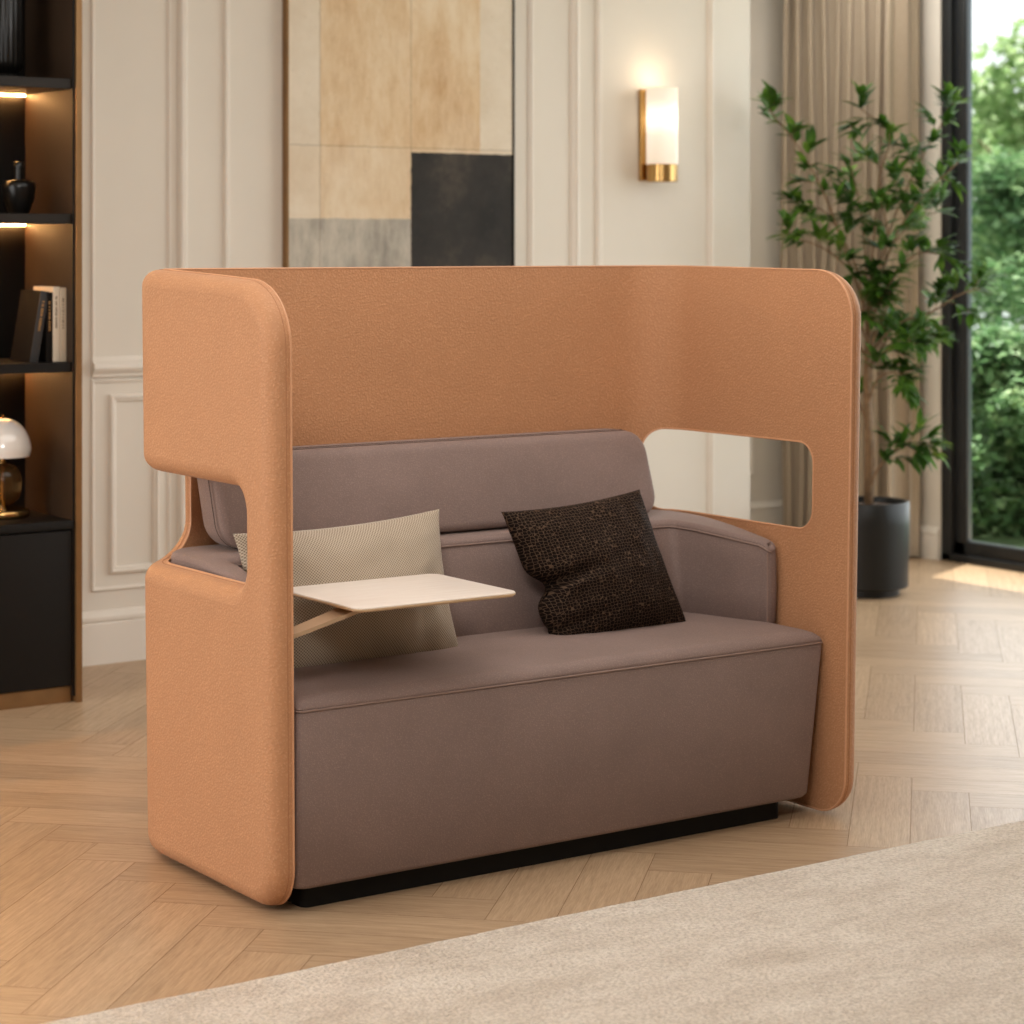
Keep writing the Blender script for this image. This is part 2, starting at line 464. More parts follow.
# curtain
def curtain():
    e = empty('curtain', (7.5, 8.05, 0), 'floor-length pleated taupe linen curtain beside the tall window', 'curtain')
    n = 300; y0, y1 = 7.60, 8.45; zs = [.012, .3, .8, 1.3, 1.8, 2.3, 2.6, 2.9]
    vs = []; fs = []
    for i in range(n+1):
        t = i/n; ph = 2*PI*9.5*(t+.012*math.sin(9*t))
        for z in zs:
            amp = .056+.010*math.sin(7*t+z*.7)+.006*math.sin(3*z+20*t)
            y = y0+(y1-y0)*t+.020*math.sin(2*ph)
            vs.append((7.475+1.25*amp*math.sin(ph)+.01*math.sin(z*2+t*15), y+.006*math.sin(z*2.3+t*11), z))
    m = len(zs)
    for i in range(n):
        for j in range(m-1): fs.append((i*m+j, (i+1)*m+j, (i+1)*m+j+1, i*m+j+1))
    o = mesh('drape', vs, fs, M['curtain'], e, True, None)
    r = MB().box(7.45, 7.50, 7.40, 8.54, 2.90, 2.935, .005); mesh('rail', r.v, r.f, M['frame'], e)
    h = MB().box(7.465, 7.485, 7.44, 8.5, 2.93, 2.999); mesh('rail_mount', h.v, h.f, M['frame'], e)
curtain()

# ------------------------------------------------------------------ rug
def rug():
    x0, x1, y0, y1 = 1.1, 6.1, 1.7, 3.985; nx, ny = 500, 90
    vs = []; fs = []
    for j in range(ny+1):
        for i in range(nx+1):
            x = x0+(x1-x0)*i/nx; y = y0+(y1-y0)*j/ny
            ed = min(1, (nx-i)/2, i/2, (ny-j)/1.0, j/1.0)
            if j == ny: y += .0035*noise.noise(Vector((x*55, 3, 0)))+.002*noise.noise(Vector((x*160, 1, 0)))
            z = .003+.011*ed + .0012*noise.noise(Vector((x*9, y*9, 0)))
            vs.append((x, y, z))
    for j in range(ny):
        for i in range(nx):
            k = j*(nx+1)+i; fs.append((k, k+1, k+nx+2, k+nx+1))
    # skirt to the floor
    n0 = len(vs); ring = [i for i in range(nx+1)]+[j*(nx+1)+nx for j in range(1, ny+1)]+[ny*(nx+1)+i for i in range(nx-1, -1, -1)]+[j*(nx+1) for j in range(ny-1, 0, -1)]
    for q in ring: v = vs[q]; vs.append((v[0], v[1], 0.0003))
    m = len(ring)
    for q in range(m): fs.append((ring[q], n0+q, n0+(q+1) % m, ring[(q+1) % m]))
    tag(mesh('rug', vs, fs, M['rug'], None, True, None), 'cream and sand mottled pile rug lying on the wood floor', 'rug')
rug()

# ------------------------------------------------------------------ sofa
XL, XR, YBk, RI = 2.402, 3.952, 5.025, .135
YFL, YFR = 4.316, 4.25
XC = (XL+XR)/2; HW = (XR-XL)/2
ZB, ZT = .010, 1.401; TH = .054; RD = .040; BAND = TH-RD
LA = YBk-RI-YFL; AR = RI*PI/2; LB = XR-XL-2*RI; LCc = YBk-RI-YFR
S = LA+AR+LB+AR+LCc
def path(s):
    if s <= LA: return (XL, YFL+s), (-1, 0)
    s -= LA
    if s <= AR:
        a = s/RI; return (XL+RI-RI*math.cos(a), YBk-RI+RI*math.sin(a)), (-math.cos(a), math.sin(a))
    s -= AR
    if s <= LB: return (XL+RI+s, YBk), (0, 1)
    s -= LB
    if s <= AR:
        a = s/RI; return (XR-RI+RI*math.sin(a), YBk-RI+RI*math.cos(a)), (math.sin(a), math.cos(a))
    s -= AR
    return (XR, YBk-RI-s), (1, 0)
def lean(x, y, z):
    k = z/1.4
    return (x+.016*k*(x-XC)/HW, y-.013*k*max(0, (YBk-y))/(YBk-YFL), z)
def shp(s, z, t):
    (x, y), (nx, ny) = path(min(max(s, 0), S)); 
    y -= 0
    if z > 1.2 and x < XC-.5:            # the top line dips a little towards the front
        q = min(1, max(0, (4.93-y)/.5)); z -= .020*q**1.2*(z-1.2)/.2
    elif z > 1.2 and x > XC+.5:
        q = min(1, max(0, (4.93-y)/.6)); z -= .006*q*(z-1.2)/.2
    return lean(x+nx*t, y+ny*t, z)

sofa = empty('booth_sofa', (3.15, 4.66, 0), 'high-backed booth sofa with terracotta wraparound screen and taupe cushions', 'sofa')

def shell():
    out = dict(args=(0, S, ZB, ZT), rad=[.095, .095, .130, .160])
    sl = dict(args=(.134, LA+AR-.022, .700, .922), rad=[.055, .085, .03, .055])
    sr = dict(args=(S-.785, S-.135, .722, .949), rad=[.065, .055, .055, .065])
    prof = [(0, 0), (0, BAND)]+[(RD*(1-math.cos(a)), BAND+RD*math.sin(a)) for a in [PI/2*k/7 for k in range(1, 8)]]
    loops = []
    for d, sg, nx, ne in ((out, -1, 90, 24), (sl, 1, 26, 8), (sr, 1, 26, 8)):
        loops.append([[ (p, t) for p in rrect(*d['args'], d['rad'], sg*ins, 10, ne, nx)] for ins, t in prof])
    V = []; Fc = []
    def pt(p, t): V.append(shp(p[0], p[1], t)); return len(V)-1
    rim_in = []; rim_out = []
    for li, L in enumerate(loops):
        idx = [[pt(p, t) for p, t in ring] for ring in L]
        n = len(idx[0])
        for i in range(len(idx)-1):
            for k in range(n):
                k2 = (k+1) % n; q = (idx[i][k], idx[i][k2], idx[i+1][k2], idx[i+1][k])
                Fc.append(q if li else q[::-1])
        rim_in.append(idx[0]); rim_out.append(idx[-1])
    def inside_rr(p, d, off):
        x0, x1, y0, y1 = d['args']; x0 -= off; x1 += off; y0 -= off; y1 += off
        if not (x0 < p[0] < x1 and y0 < p[1] < y1): return False
        rb = [max(r+off, .0005) for r in d['rad']]
        for q, (cx, cy, sx, sy) in enumerate(((x0+rb[0], y0+rb[0], -1, -1), (x1-rb[1], y0+rb[1], 1, -1), (x1-rb[2], y1-rb[2], 1, 1), (x0+rb[3], y1-rb[3], -1, 1))):
            if (p[0]-cx)*sx > 0 and (p[1]-cy)*sy > 0 and math.hypot(p[0]-cx, p[1]-cy) > rb[q]: return False
        return True
    for which, ins, t in ((0, 0, 0), (-1, RD, TH)):
        rims = [[p for p, _ in L[which]] for L in loops]
        pts = []; ids = []; edges = []
        for L, rim in zip(rims, (rim_in if which == 0 else rim_out)):
            b0 = len(pts); pts += L; ids += rim
            edges += [(b0+k, b0+(k+1) % len(L)) for k in range(len(L))]
        ss = []; s = .0
        while s < S:
            curved = (LA-.02 < s < LA+AR+.02) or (S-LCc-AR-.02 < s < S-LCc+.02)
            s += .013 if curved else .045
            ss.append(s)
        z = ZB
        while z < ZT:
            z += .05
            for s in ss:
                p = (s, z)
                if inside_rr(p, out, -ins-.012) and not inside_rr(p, sl, ins+.010) and not inside_rr(p, sr, ins+.010):
                    pts.append(p); ids.append(pt(p, t))
        vv, ee, ff, ov, oe, of = delaunay_2d_cdt([Vector(p) for p in pts], edges, [], 0, 1e-6)
        mp = [ids[o[0]] for o in ov]
        for f in ff:
            c = (sum(vv[i][0] for i in f)/len(f), sum(vv[i][1] for i in f)/len(f))
            if not inside_rr(c, out, -ins) or inside_rr(c, sl, ins) or inside_rr(c, sr, ins): continue
            g = [mp[i] for i in f]
            Fc.append(tuple(g[::-1]) if which == 0 else tuple(g))
    o = mesh('privacy_screen', V, Fc, M['orange'], sofa, True, 50)
    # welts along the inner edge and along the band
    for d, sg, nx, ne in ((out, -1, 90, 24), (sl, 1, 26, 8), (sr, 1, 26, 8)):
        b = MB()
        for nm, mt, ins, t, r in (('welt', 'piping', .0, .0012, .0028), ('seam', 'groove', .0004, BAND-.001, .0013)):
            b = MB(); b.tube([shp(p[0], p[1], t) for p in rrect(*d['args'], d['rad'], sg*ins, 10, ne, nx)], r, 6, True)
            mesh(nm, b.v, b.f, M[mt], o)
shell()

# plinth
MB().loft([[(x, y, z) for x, y in rrect(2.450, 3.842, 4.365, 4.97, [.02]*4, 0, 6, 2)] for z in (0, .075)]).build('plinth', M['black'], sofa)

# seat block
def seat():
    prof = [(.050, -.012), (.053, -.006), (.062, 0), (.25, 0), (.437, 0), (.4425, -.003), (.4475, .0005)]
    for k in range(1, 9):
        a = PI/2*k/8; prof.append((.4475+.026*math.sin(a), -.040*(1-math.cos(a))))
    prof += [(.4755, -.10), (.478, -.2), (.479, -.29)]
    rings = []
    for z, off in prof:
        t = z/.445
        xr = 3.897+(3.947-3.897)*min(1, t); yf = 4.330-.010*min(1, t)
        xl = XL+.012
        rad = [.03+max(0, -off)*.2]*4
        rings.append([(x, y, z+0.0) for x, y in rrect(xl, xr, yf, 5.0, [.013]*4, 0, 6, 4)] if off == 0 else
                     [(x, y, z) for x, y in rrect(xl-off, xr+off, yf-off, 5.0+off, [max(.013, min(.034, .013-off))]*4, 0, 6, 4)])
    o = MB().loft(rings).build('seat', M['taupe'], sofa, sharp=60)
    b = MB(); b.tube([(x, y, .4435) for x, y in rrect(XL+.012, 3.947, 4.320, 5.0, [.013]*4, .0005, 6, 4)], .0022, 6, True)
    mesh('seat_welt', b.v, b.f, M['taupe_pipe'], o)
seat()

# U-shaped lower cushion: back and two arms
def ucushion():
    # inner side (front faces) and outer side in plan; flag = how much the face reclines
    P = []
    def arc(cx, cy, r, a0, a1, n, f): 
        for k in range(n+1):
            a = a0+(a1-a0)*k/n; P.append((cx+r*math.cos(a), cy+r*math.sin(a), f))
    XO0, XO1, YO = XL+.006, XR-.006, YBk-.006
    # right arm front (rounded), then up the inner face, along back, down left arm, around outside
    arc(3.925, 4.512, .014, -PI/2, -PI, 4, 0)      # inner front corner, going inward
    TT = [.014, .03, .05, .075, .11, .16, .25, .375, .5, .625, .75, .875]
    for t in TT:
        P.append((3.911-.076*t**.8, 4.52+.22*t, t*.6))
    arc(3.805, 4.72, .03, 0, PI/2, 5, 1)
    for k in range(1, 20):
        P.append((3.805+(2.52-3.805)*k/20, 4.75, 1))
    arc(2.52, 4.72, .03, PI/2, PI, 5, 1)
    for t in TT[::-1]:
        P.append((2.439+.051*t**.8, 4.52+.2*t, t*.6))
    arc(2.425, 4.512, .014, 0, -PI/2, 4, 0)
    arc(XO0+.012, 4.512, .014, -PI/2, -PI, 3, 0)
    for k in (.01, .02, .04, .06, .09, .14, .25, .4, .55, .7, .85): P.append((XO0, 4.52+(YO-.11-4.52)*k, 0))
    arc(XO0+.11, YO-.11, .11, PI, PI/2, 8, 0)
    for k in range(1, 20): P.append((XO0+.11+(XO1-XO0-.22)*k/20, YO, 0))
    arc(XO1-.11, YO-.11, .11, PI/2, 0, 8, 0)
    for k in (.15, .3, .45, .6, .75, .86, .91, .94, .96, .98, .99): P.append((XO1, YO-.11+(4.52-YO+.11)*k, 0))
    arc(XO1-.012, 4.512, .014, 0, -PI/2, 3, 0)
    # this runs clockwise seen from above -> inward normal to the right
    n = len(P)
    def off(i, d):
        a = Vector(P[i-1][:2]); c = Vector(P[(i+1) % n][:2]); t = (c-a).normalized()
        nr = Vector((-t.y, t.x))
        return nr*d
    area = sum(P[i][0]*P[(i+1) % n][1]-P[(i+1) % n][0]*P[i][1] for i in range(n))
    sg = 1 if area > 0 else -1
    def ztop(y): 
        t = min(1, max(0, (y-4.50)/.34)); q = min(1, max(0, (4.535-y)/.037)); return .683+.040*(1-(1-t)**1.6)-.015*(1-math.sqrt(1-q*q*.98))
    prof = [(0, -.006), (.02, 0)]
    rings = []
    def ring(fz, ins):
        R = []
        for i, (x, y, f) in enumerate(P):
            o = off(i, ins*sg)
            zt = ztop(y); z = .466+(zt-.466)*fz
            R.append((x+o.x, y+o.y+.05*f*fz, z))
        return R
    rings = [ring(0, .006), ring(.03, 0), ring(.35, -.002), ring(.7, -.002), ring(.9, 0), ring(.925, .002), ring(.94, 0)]
    for a in (20, 40, 60, 75, 90):
        a = math.radians(a); rings.append(ring(.94+.06*math.sin(a), .016*(1-math.cos(a))))
    if sg < 0: rings = [r[::-1] for r in rings]
    from mathutils.geometry import tessellate_polygon
    B = MB().loft(rings, False, False); nn = len(rings[0])
    for base, ring_, fl in ((0, rings[0], True), ((len(rings)-1)*nn, rings[-1], False)):
        for tri in tessellate_polygon([[Vector((p[0], p[1], 0)) for p in ring_]]):
            a, b2, c = (Vector(ring_[i]) for i in tri)
            up = (b2-a).cross(c-a).z > 0
            t3 = tuple(i+base for i in tri)
            B.f.append(t3 if up != fl else t3[::-1])
    o = B.build('armrest_cushion', M['taupe'], sofa, sharp=70)
    b = MB()
    path_pts = []
    for i, (x, y, f) in enumerate(P[3:50]):
        pass
    k1 = 5+12+6+19+6+12+5
    R = ring(.93, -.0012)
    b.tube(R[0:k1], .0022, 6)
    w = mesh('arm_welt', b.v, b.f, M['taupe_pipe'], o)
    # vertical welts at the front inner corner of each arm
    for i in (2, k1-3):
        b = MB(); b.tube([ring(f, -.0012)[i] for f in (.02, .3, .6, .90)], .0022, 6)
        mesh('arm_welt', b.v, b.f, M['taupe_pipe'], o)
ucushion()

# upper back cushion: slab leaning back
def upper():
    x0, x1, z0, z1 = 2.508, 3.828, .727, .953
    def R(y, off, puff=0):
        L = []
        for x, z in rrect(x0, x1, z0, z1, [.06]*4, off, 8, 4, 12):
            sh = .075*(z-z0)/(z1-z0)
            L.append((x, y+sh, z))
        return L
    rings = [R(4.955, -.02), R(4.948, -.006), R(4.94, 0), R(4.90, .001), R(4.865, 0), R(4.877, -.0025), R(4.857, -.0005)]
    for a in (18, 36, 54, 72, 90):
        a = math.radians(a); rings.append(R(4.857-.024*math.sin(a), -.026*(1-math.cos(a))))
    rings.append(R(4.829, -.06)); rings.append(R(4.827, -.10))
    o = MB().loft(rings).build('backrest', M['taupe'], sofa, sharp=60)
    b = MB(); b.tube(R(4.8775, .0004), .0017, 6, True)
    mesh('backrest_welt', b.v, b.f, M['seam_dark'], o)
upper()

# writing tablet on a swing arm
def tablet():
    zt = .668
    import math as _m
    ring = rrect(2.523, 2.953, 4.250, 4.612, [.03]*4, 0, 8, 3)
    def R(z, off): return [(x, y, z) for x, y in rrect(2.523, 2.953, 4.250, 4.612, [.03]*4, off, 8, 3)]
    o = MB().loft([R(zt-.010, -.006), R(zt-.007, -.001), R(zt-.0025, 0), R(zt-.0008, -.0005), R(zt, -.002)]).build('tablet_top', M['table'], sofa, sharp=30)
    b = MB().loft([R(zt-.0102, -.004), R(zt-.0065, .0006), R(zt-.003, .0008)]); mesh('tablet_edge', b.v, b.f, M['table_edge'], o)
    # flat swing arm rising from the screen, bending level under the top
    pts = [(2.404, 4.36, .606), (2.45, 4.36, .617), (2.52, 4.36, .636), (2.565, 4.36, .6485), (2.60, 4.36, .6535), (2.66, 4.36, .6545), (2.80, 4.36, .6545)]
    rings = []
    for i, p in enumerate(pts):
        hw = .019; th = .005
        wd = .024+.012*min(1, i/3)
        rings.append([(p[0], p[1]-wd, p[2]-th), (p[0], p[1]+wd, p[2]-th), (p[0], p[1]+wd, p[2]+th-.001), (p[0], p[1]-wd, p[2]+th-.001)])
    a = MB().loft([r[::-1] for r in rings]).build('tablet_arm', M['table_arm'], sofa, sharp=30)
tablet()

# ------------------------------------------------------------------ cushions
def pillow(name, w, h, t, mat, loc, ux, uz, label, dents=(), pinch=.06, seed=0, flop=0):
    """grid pillow; ux = unit vector of its width, uz = unit vector of its height"""
    ux = Vector(ux).normalized(); uz = Vector(uz).normalized(); un = ux.cross(uz).normalized()
    n = 56; vs = []; fs = []; uv = []
    def P(a, b, side):
        # a,b in -1..1
        ea = 1-abs(a)**2.2; eb = 1-abs(b)**2.2
        x = a*(1-pinch*(1-b*b))*w/2; z = b*(1-pinch*(1-a*a))*h/2
        ea = 1-a*a; eb = 1-b*b
        th = t/2*(max(ea, 0)**.5)*(max(eb, 0)**.5)
        th += (.010*noise.noise(Vector((a*2.2+seed, b*2.2, side)))+.006*noise.noise(Vector((a*6+seed, b*3, side))))*min(1, 4*min(ea, eb))
        for (da, db, r, dep, sx) in dents:
            if side > 0:
                pass
            # a crease folding in from one side
            cr = (b-db-.16*(a+1)) / (.07+.03*(a+1)); fade = max(0, 1-(a+1)/1.0)
            x += .05*math.exp(-((b-db)/.16)**2)*max(0, (-a+.2)/1.2)**3*r*6
            if side > 0: th += (.020*math.exp(-(cr+1.1)**2)-.050*math.exp(-cr*cr))*fade*(.3+.7*min(1, 3*eb))*r*6
        y = side*max(th, -.01)
        z += flop*(a*a)*(-1)
        return x, y, z
    for side in (1, -1):
        for j in range(n+1):
            for i in range(n+1):
                a = -1+2*i/n; b = -1+2*j/n
                a = math.sin(a*PI/2)*.35+a*.65; b = math.sin(b*PI/2)*.35+b*.65
                x, y, z = P(a, b, side)
                vs.append(ux*x+un*y+uz*z+Vector(loc)); uv.append((x/.45+.5, z/.45+.5))
    m = n+1
    for sd in (0, 1):
        for j in range(n):
            for i in range(n):
                k = sd*m*m+j*m+i; q = (k, k+1, k+m+1, k+m)
                fs.append(q if sd == 0 else q[::-1])
    bm = bmesh.new(); 
    o = mesh(name, vs, fs, mat, None, True, None, uv)
    bm.from_mesh(o.data); bmesh.ops.remove_doubles(bm, verts=bm.verts, dist=.0004)
    bmesh.ops.recalc_face_normals(bm, faces=bm.faces); bm.to_mesh(o.data); bm.free()
    tag(o, label, 'cushion'); return o
pillow('throw_pillow', .575, .365, .175, M['beige_weave'], (2.762, 4.690, .618), (1, .0, 0.035), (-.02, .26, 1),
       'beige waffle-weave lumbar pillow behind the small tablet table', pinch=.075, seed=2)
pillow('throw_pillow', .430, .375, .17, M['pebble'], (3.482, 4.670, .626), (1, -.04, .075), (-.25, .26, 1),
       'dark brown pebble-textured square pillow leaning against the lower backrest', dents=((-.95, -.10, .17, 0, 1), (-.8, -.74, .045, 0, 1)), pinch=.06, seed=9)

# ------------------------------------------------------------------ cabinet with shelves
def cabinet():
    c = empty('shelving_cabinet', (2.3, 6.95, 0), 'dark built-in cabinet with lit open shelves and bronze edge trim', 'cabinet')
    X0, X1 = 1.3, 2.955; Y0, Y1 = 6.75, 7.14; ZTOP = 2.95
    def bx(name, mat, *a, parent=c, b=.0015):
        m = MB().box(*a, b); return mesh(name, m.v, m.f, M[mat] if isinstance(mat, str) else mat, parent)
    bx('side_panel', 'cab_in', 2.951, X1, Y0+.004, YW-.002, .02, ZTOP)
    bx('side_panel', 'cab_in', X0-.02, X0, Y0+.004, YW-.002, .02, ZTOP)
    bx('back_panel', 'cab', X0, 2.951, Y1, Y1+.018, .5, ZTOP)
    bx('edge_trim', 'bronze', X1+.003, 2.978, Y0-.012, YW-.002, 0, ZTOP)
    bx('edge_strip', 'cab', 2.9505, X1+.003, Y0-.001, Y0+.004, .02, ZTOP)
    bx('top_panel', 'cab', X0-.02, 2.982, Y0, YW-.002, ZTOP, ZTOP+.02)
    for z, mat in ((1.976, 'shelf'), (1.545, 'shelf'), (1.072, 'cab')):
        s = MB().loft([[(x, y, zz) for x, y in rrect(X0, 2.9508, Y0+.002, Y1, [.002, .010, .002, .002], 0, 6, 2)] for zz in (z-.017, z+.014)])
        so = mesh('shelf', s.v, s.f, M[mat], c, True, 30)
        l = MB().box(X0+.05, 2.945, Y1-.016, Y1-.008, z-.0215, z-.0175); mesh('light_strip', l.v, l.f, M['led'], so)
    bx('countertop', 'cab', X0, 2.949, Y0-.008, Y1, .556, .582)
    bx('carcass', 'cab', X0, 2.949, Y0+.02, YW-.02, .055, .555)
    for a, b_ in ((X0+.003, 1.86), (1.865, 2.40), (2.405, 2.947)):
        bx('door', 'cab', a, b_, Y0, Y0+.019, .055, .549)
    bx('toe_kick', 'bronze', X0, 2.949, Y0+.012, Y0+.03, 0, .052)
cabinet()

def book(x, y, z, th, dp, ht, tilt, cover, spine, marks, label, lead=0):
    # spine faces -Y, sits on shelf; tilt leans the top towards +X
    e = empty('book', (x, y, z), label, 'book', None)
    e.rotation_euler = (0, tilt, 0)
    def part(name, mat, *a, b=.001, parent=e):
        m = MB().box(*a, b); o = mesh(name, m.v, m.f, mat, parent, loc=(0, 0, 0)); return o
    cv = part('cover', cover, 0, .003, 0.002, dp, 0, ht); part('cover', cover, th-.003, th, .002, dp, 0, ht)
    sp = part('spine', spine, 0, th, 0, .004, 0, ht)
    part('pages', M['paper'], .003, th-.003, .004, dp-.004, .004, ht-.004)
    # lettering as small worn strokes on the spine
    b = MB(); zz = ht*.45; r2 = random.Random(int(x*1000)+int(ht*777))
    while zz < ht*.86:
        q = r2.choice((.0035, .005, .0028)); b.box(th*.36, th*.62, -.0006, .0002, zz, zz+q); zz += q+r2.choice((.0018, .0018, .0018, .006))
    mesh('spine_lettering', b.v, b.f, marks, sp)
    return e
M['paper'] = plain('book_pages', 'CDBB9E', .9)
M['bk_black'] = plain('black_book_cloth', '15100C', .7, Specular_IOR_Level=.15); M['bk_grey'] = plain('slate_book_spine', '2C2A29', .55)
M['bk_cream'] = plain('cream_book_spine', 'D0C0AA', .6); M['bk_cream2'] = plain('beige_book_spine', 'BCAA92', .6)
M['gold'] = plain('gold_foil', 'B58A54', .4, metal=.4); M['ink'] = plain('brown_ink', '55463A', .7)
zs = 1.0862
book(2.826, 6.80, zs, .028, .165, .232, .165, M['bk_black'], M['bk_grey'], M['gold'], 'black book with slate spine leaning right against upright books')
book(2.883, 6.80, zs, .020, .15, .222, 0, M['bk_black'], M['bk_black'], M['gold'], 'slim upright black book with gold spine lettering')
book(2.9045, 6.80, zs, .0225, .16, .240, 0, M['bk_cream'], M['bk_cream'], M['ink'], 'upright cream book between the black book and a beige book')
book(2.9278, 6.80, zs, .0225, .16, .237, 0, M['bk_cream2'], M['bk_cream2'], M['ink'], 'upright beige book at the right end of the row')

def lamp():
    x, y, z = 2.795, 6.95, .582
    e = empty('table_lamp', (x, y, z), 'brass table lamp with white dome shade and amber glass body', 'lamp')
    def p(name, mat, prof, n=48, parent=e):
        m = MB().lathe(x, y, prof, n); return mesh(name, m.v, m.f, M[mat], parent, True, 50)
    z = .5822
    base = p('base', 'brass', [(.0, z), (.082, z), (.086, z+.004), (.086, z+.020), (.083, z+.024), (.078, z+.022), (.0, z+.020)])
    body = p('glass_body', 'amber', [(.012, z+.036), (.035, z+.043), (.055, z+.066), (.061, z+.10), (.060, z+.125), (.052, z+.150), (.036, z+.168), (.012, z+.175)])
    p('stem', 'brass', [(.0, z+.02), (.016, z+.02), (.010, z+.03), (.007, z+.045), (.006, z+.17), (.014, z+.172), (.014, z+.177), (.010, z+.18), (.010, z+.24), (.0, z+.24)], 24)
    sh = [(.086, z+.196)]
    R, H0 = .093, .115
    for k in range(1, 15):
        a = PI/2*k/14; sh.append((max(.003, R*math.cos(a)**.9 if k < 14 else .003), z+.205+H0*math.sin(a)))
    inn = [(max(.002, r-.004), zz-.004) for r, zz in sh[::-1]]
    s = MB().lathe(x, y, sh+inn[:-1]+[(.082, z+.196), (.086, z+.196)]); so = mesh('shade', s.v, s.f, M['opal'], e, True, 60)
    p('finial', 'brass', [(.0, z+.318), (.008, z+.320), (.004, z+.324), (.005, z+.330), (.0, z+.334)], 16)
lamp()
def vessel(name, x, y, prof, label, cat, mat='vase', ribs=0, amp=0, cap=None):
    e = empty(name, (x, y, prof[0][1]), label, cat)
    m = MB().lathe(x, y, prof, 96 if ribs else 48, ribs, amp); mesh('body', m.v, m.f, M[mat], e, True, 60)
    if cap: m = MB().lathe(x, y, cap[0], 32); o = mesh(cap[1], m.v, m.f, M['bronze' if cap[1] == 'collar' else mat], e, True, 50)
z = 1.5594
vessel('bottle', 2.838, 6.92, [(.0, z), (.030, z), (.034, z+.006), (.049, z+.05), (.054, z+.085), (.053, z+.098), (.045, z+.108), (.014, z+.112), (.013, z+.155), (.0, z+.155)],
       'small black stoppered bottle on the middle lit shelf', 'bottle', cap=([(.0, z+.152), (.0165, z+.154), (.0165, z+.166), (.012, z+.170), (.0, z+.170)], 'stopper'))
z = 1.9904
vessel('vase', 2.796, 6.93, [(.0, z), (.036, z), (.036, z+.012), (.030, z+.02), (.050, z+.035), (.056, z+.06), (.056, z+.30), (.050, z+.32), (.036, z+.33), (.036, z+.36), (.030, z+.36), (.030, z+.30), (0, z+.30)],
       'tall black ribbed vase on the top lit shelf', 'vase', ribs=22, amp=.004)

# ------------------------------------------------------------------ artwork
def art():
    x0, x1, z0, z1 = 4.033, 5.029, 1.18, 2.78; yb = YW-.001; yf = YW-.032
    e = empty('framed_painting', ((x0+x1)/2, YW-.03, z0), 'large abstract painting of tan, grey and black blocks in thin bronze frame', 'painting')
    f = MB(); t = .008
    f.box(x0-t, x0, yf-.004, yb, z0-t, z1+t); f.box(x0, x1, yf-.004, yb, z0-t, z0); f.box(x0, x1, yf-.004, yb, z1, z1+t)
    mesh('frame', f.v, f.f, M['bronze'], e, False)
    f = MB(); f.box(x1, x1+t, yf-.004, yb, z0-t, z1+t); mesh('frame', f.v, f.f, M['black'], e, False)
    m = N('abstract_canvas'); co = m.coord()
    sx = m.n('ShaderNodeSeparateXYZ'); m.l(co, sx.inputs[0])
    wob = m.math('MULTIPLY', m.math('SUBTRACT', m.noise(co, 24, 4, .7), .5), .012)
    X = m.math('ADD', sx.outputs[0], wob); Z = m.math('ADD', sx.outputs[2], wob)
    gt = lambda a, v: m.math('GREATER_THAN', a, v)
    n1 = m.noise(co, 3.2, 7, .68); n2 = m.noise(m.coord(scale=(3, 1, .9)), 2.6, 7, .75); n3 = m.noise(co, 55, 4, .7)
    tan = m.ramp(n1, [(.32, hexc('C9A67C')), (.5, hexc('DCC3A0')), (.68, hexc('E6D5BB'))])
    tan = m.mix(.5, tan, m.ramp(n2, [(.34, hexc('B58A5E')), (.5, hexc('D8BC96')), (.62, hexc('E6D4B8'))]))
    light = m.ramp(n1, [(.3, hexc('D3C3AC')), (.7, hexc('E6DBC9'))])
    grey = m.mix(.5, m.ramp(n1, [(.35, hexc('8C867C')), (.65, hexc('C6BDAE'))]), m.ramp(n2, [(.4, hexc('77736C')), (.62, hexc('C9C1B3'))]))
    blk = m.ramp(n1, [(.35, hexc('1C1916')), (.52, hexc('2C2824')), (.68, hexc('4C443A'))])
    c = m.mix(gt(X, 4.877), tan, light)                       # right light column
    c = m.mix(gt(X, 4.166), light, c)                         # left light column
    lo = m.math('LESS_THAN', Z, 1.825)
    c = m.mix(m.math('MULTIPLY', lo, .45), c, m.mix(.5, tan, light))
    c = m.mix(m.math('LESS_THAN', Z, 1.558), c, grey)
    bk = m.math('MULTIPLY', gt(X, 4.562), m.math('LESS_THAN', Z, 1.812))
    c = m.mix(bk, c, blk)
    # thin joint lines
    for a, v in ((X, 4.562), (Z, 1.828), (X, 4.166)):
        ln = m.math('LESS_THAN', m.math('ABSOLUTE', m.math('SUBTRACT', a, v)), .0022)
        c = m.mix(m.math('MULTIPLY', ln, .35), c, hexc('6A4B30'))
    sp = m.ramp(n3, [(.63, (0, 0, 0, 1)), (.70, (1, 1, 1, 1))])
    c = m.mix(m.math('MULTIPLY', sp, .25), c, hexc('5B4936'))
    m.set(Base_Color=c, Roughness=.8); m.bump(n3, .25, .002)
    p = MB().box(x0, x1, yf, yb, z0, z1)
    o = mesh('canvas', p.v, p.f, m.m, e, False)
    # object coordinates must be world coordinates for the block layout
    return o
art()

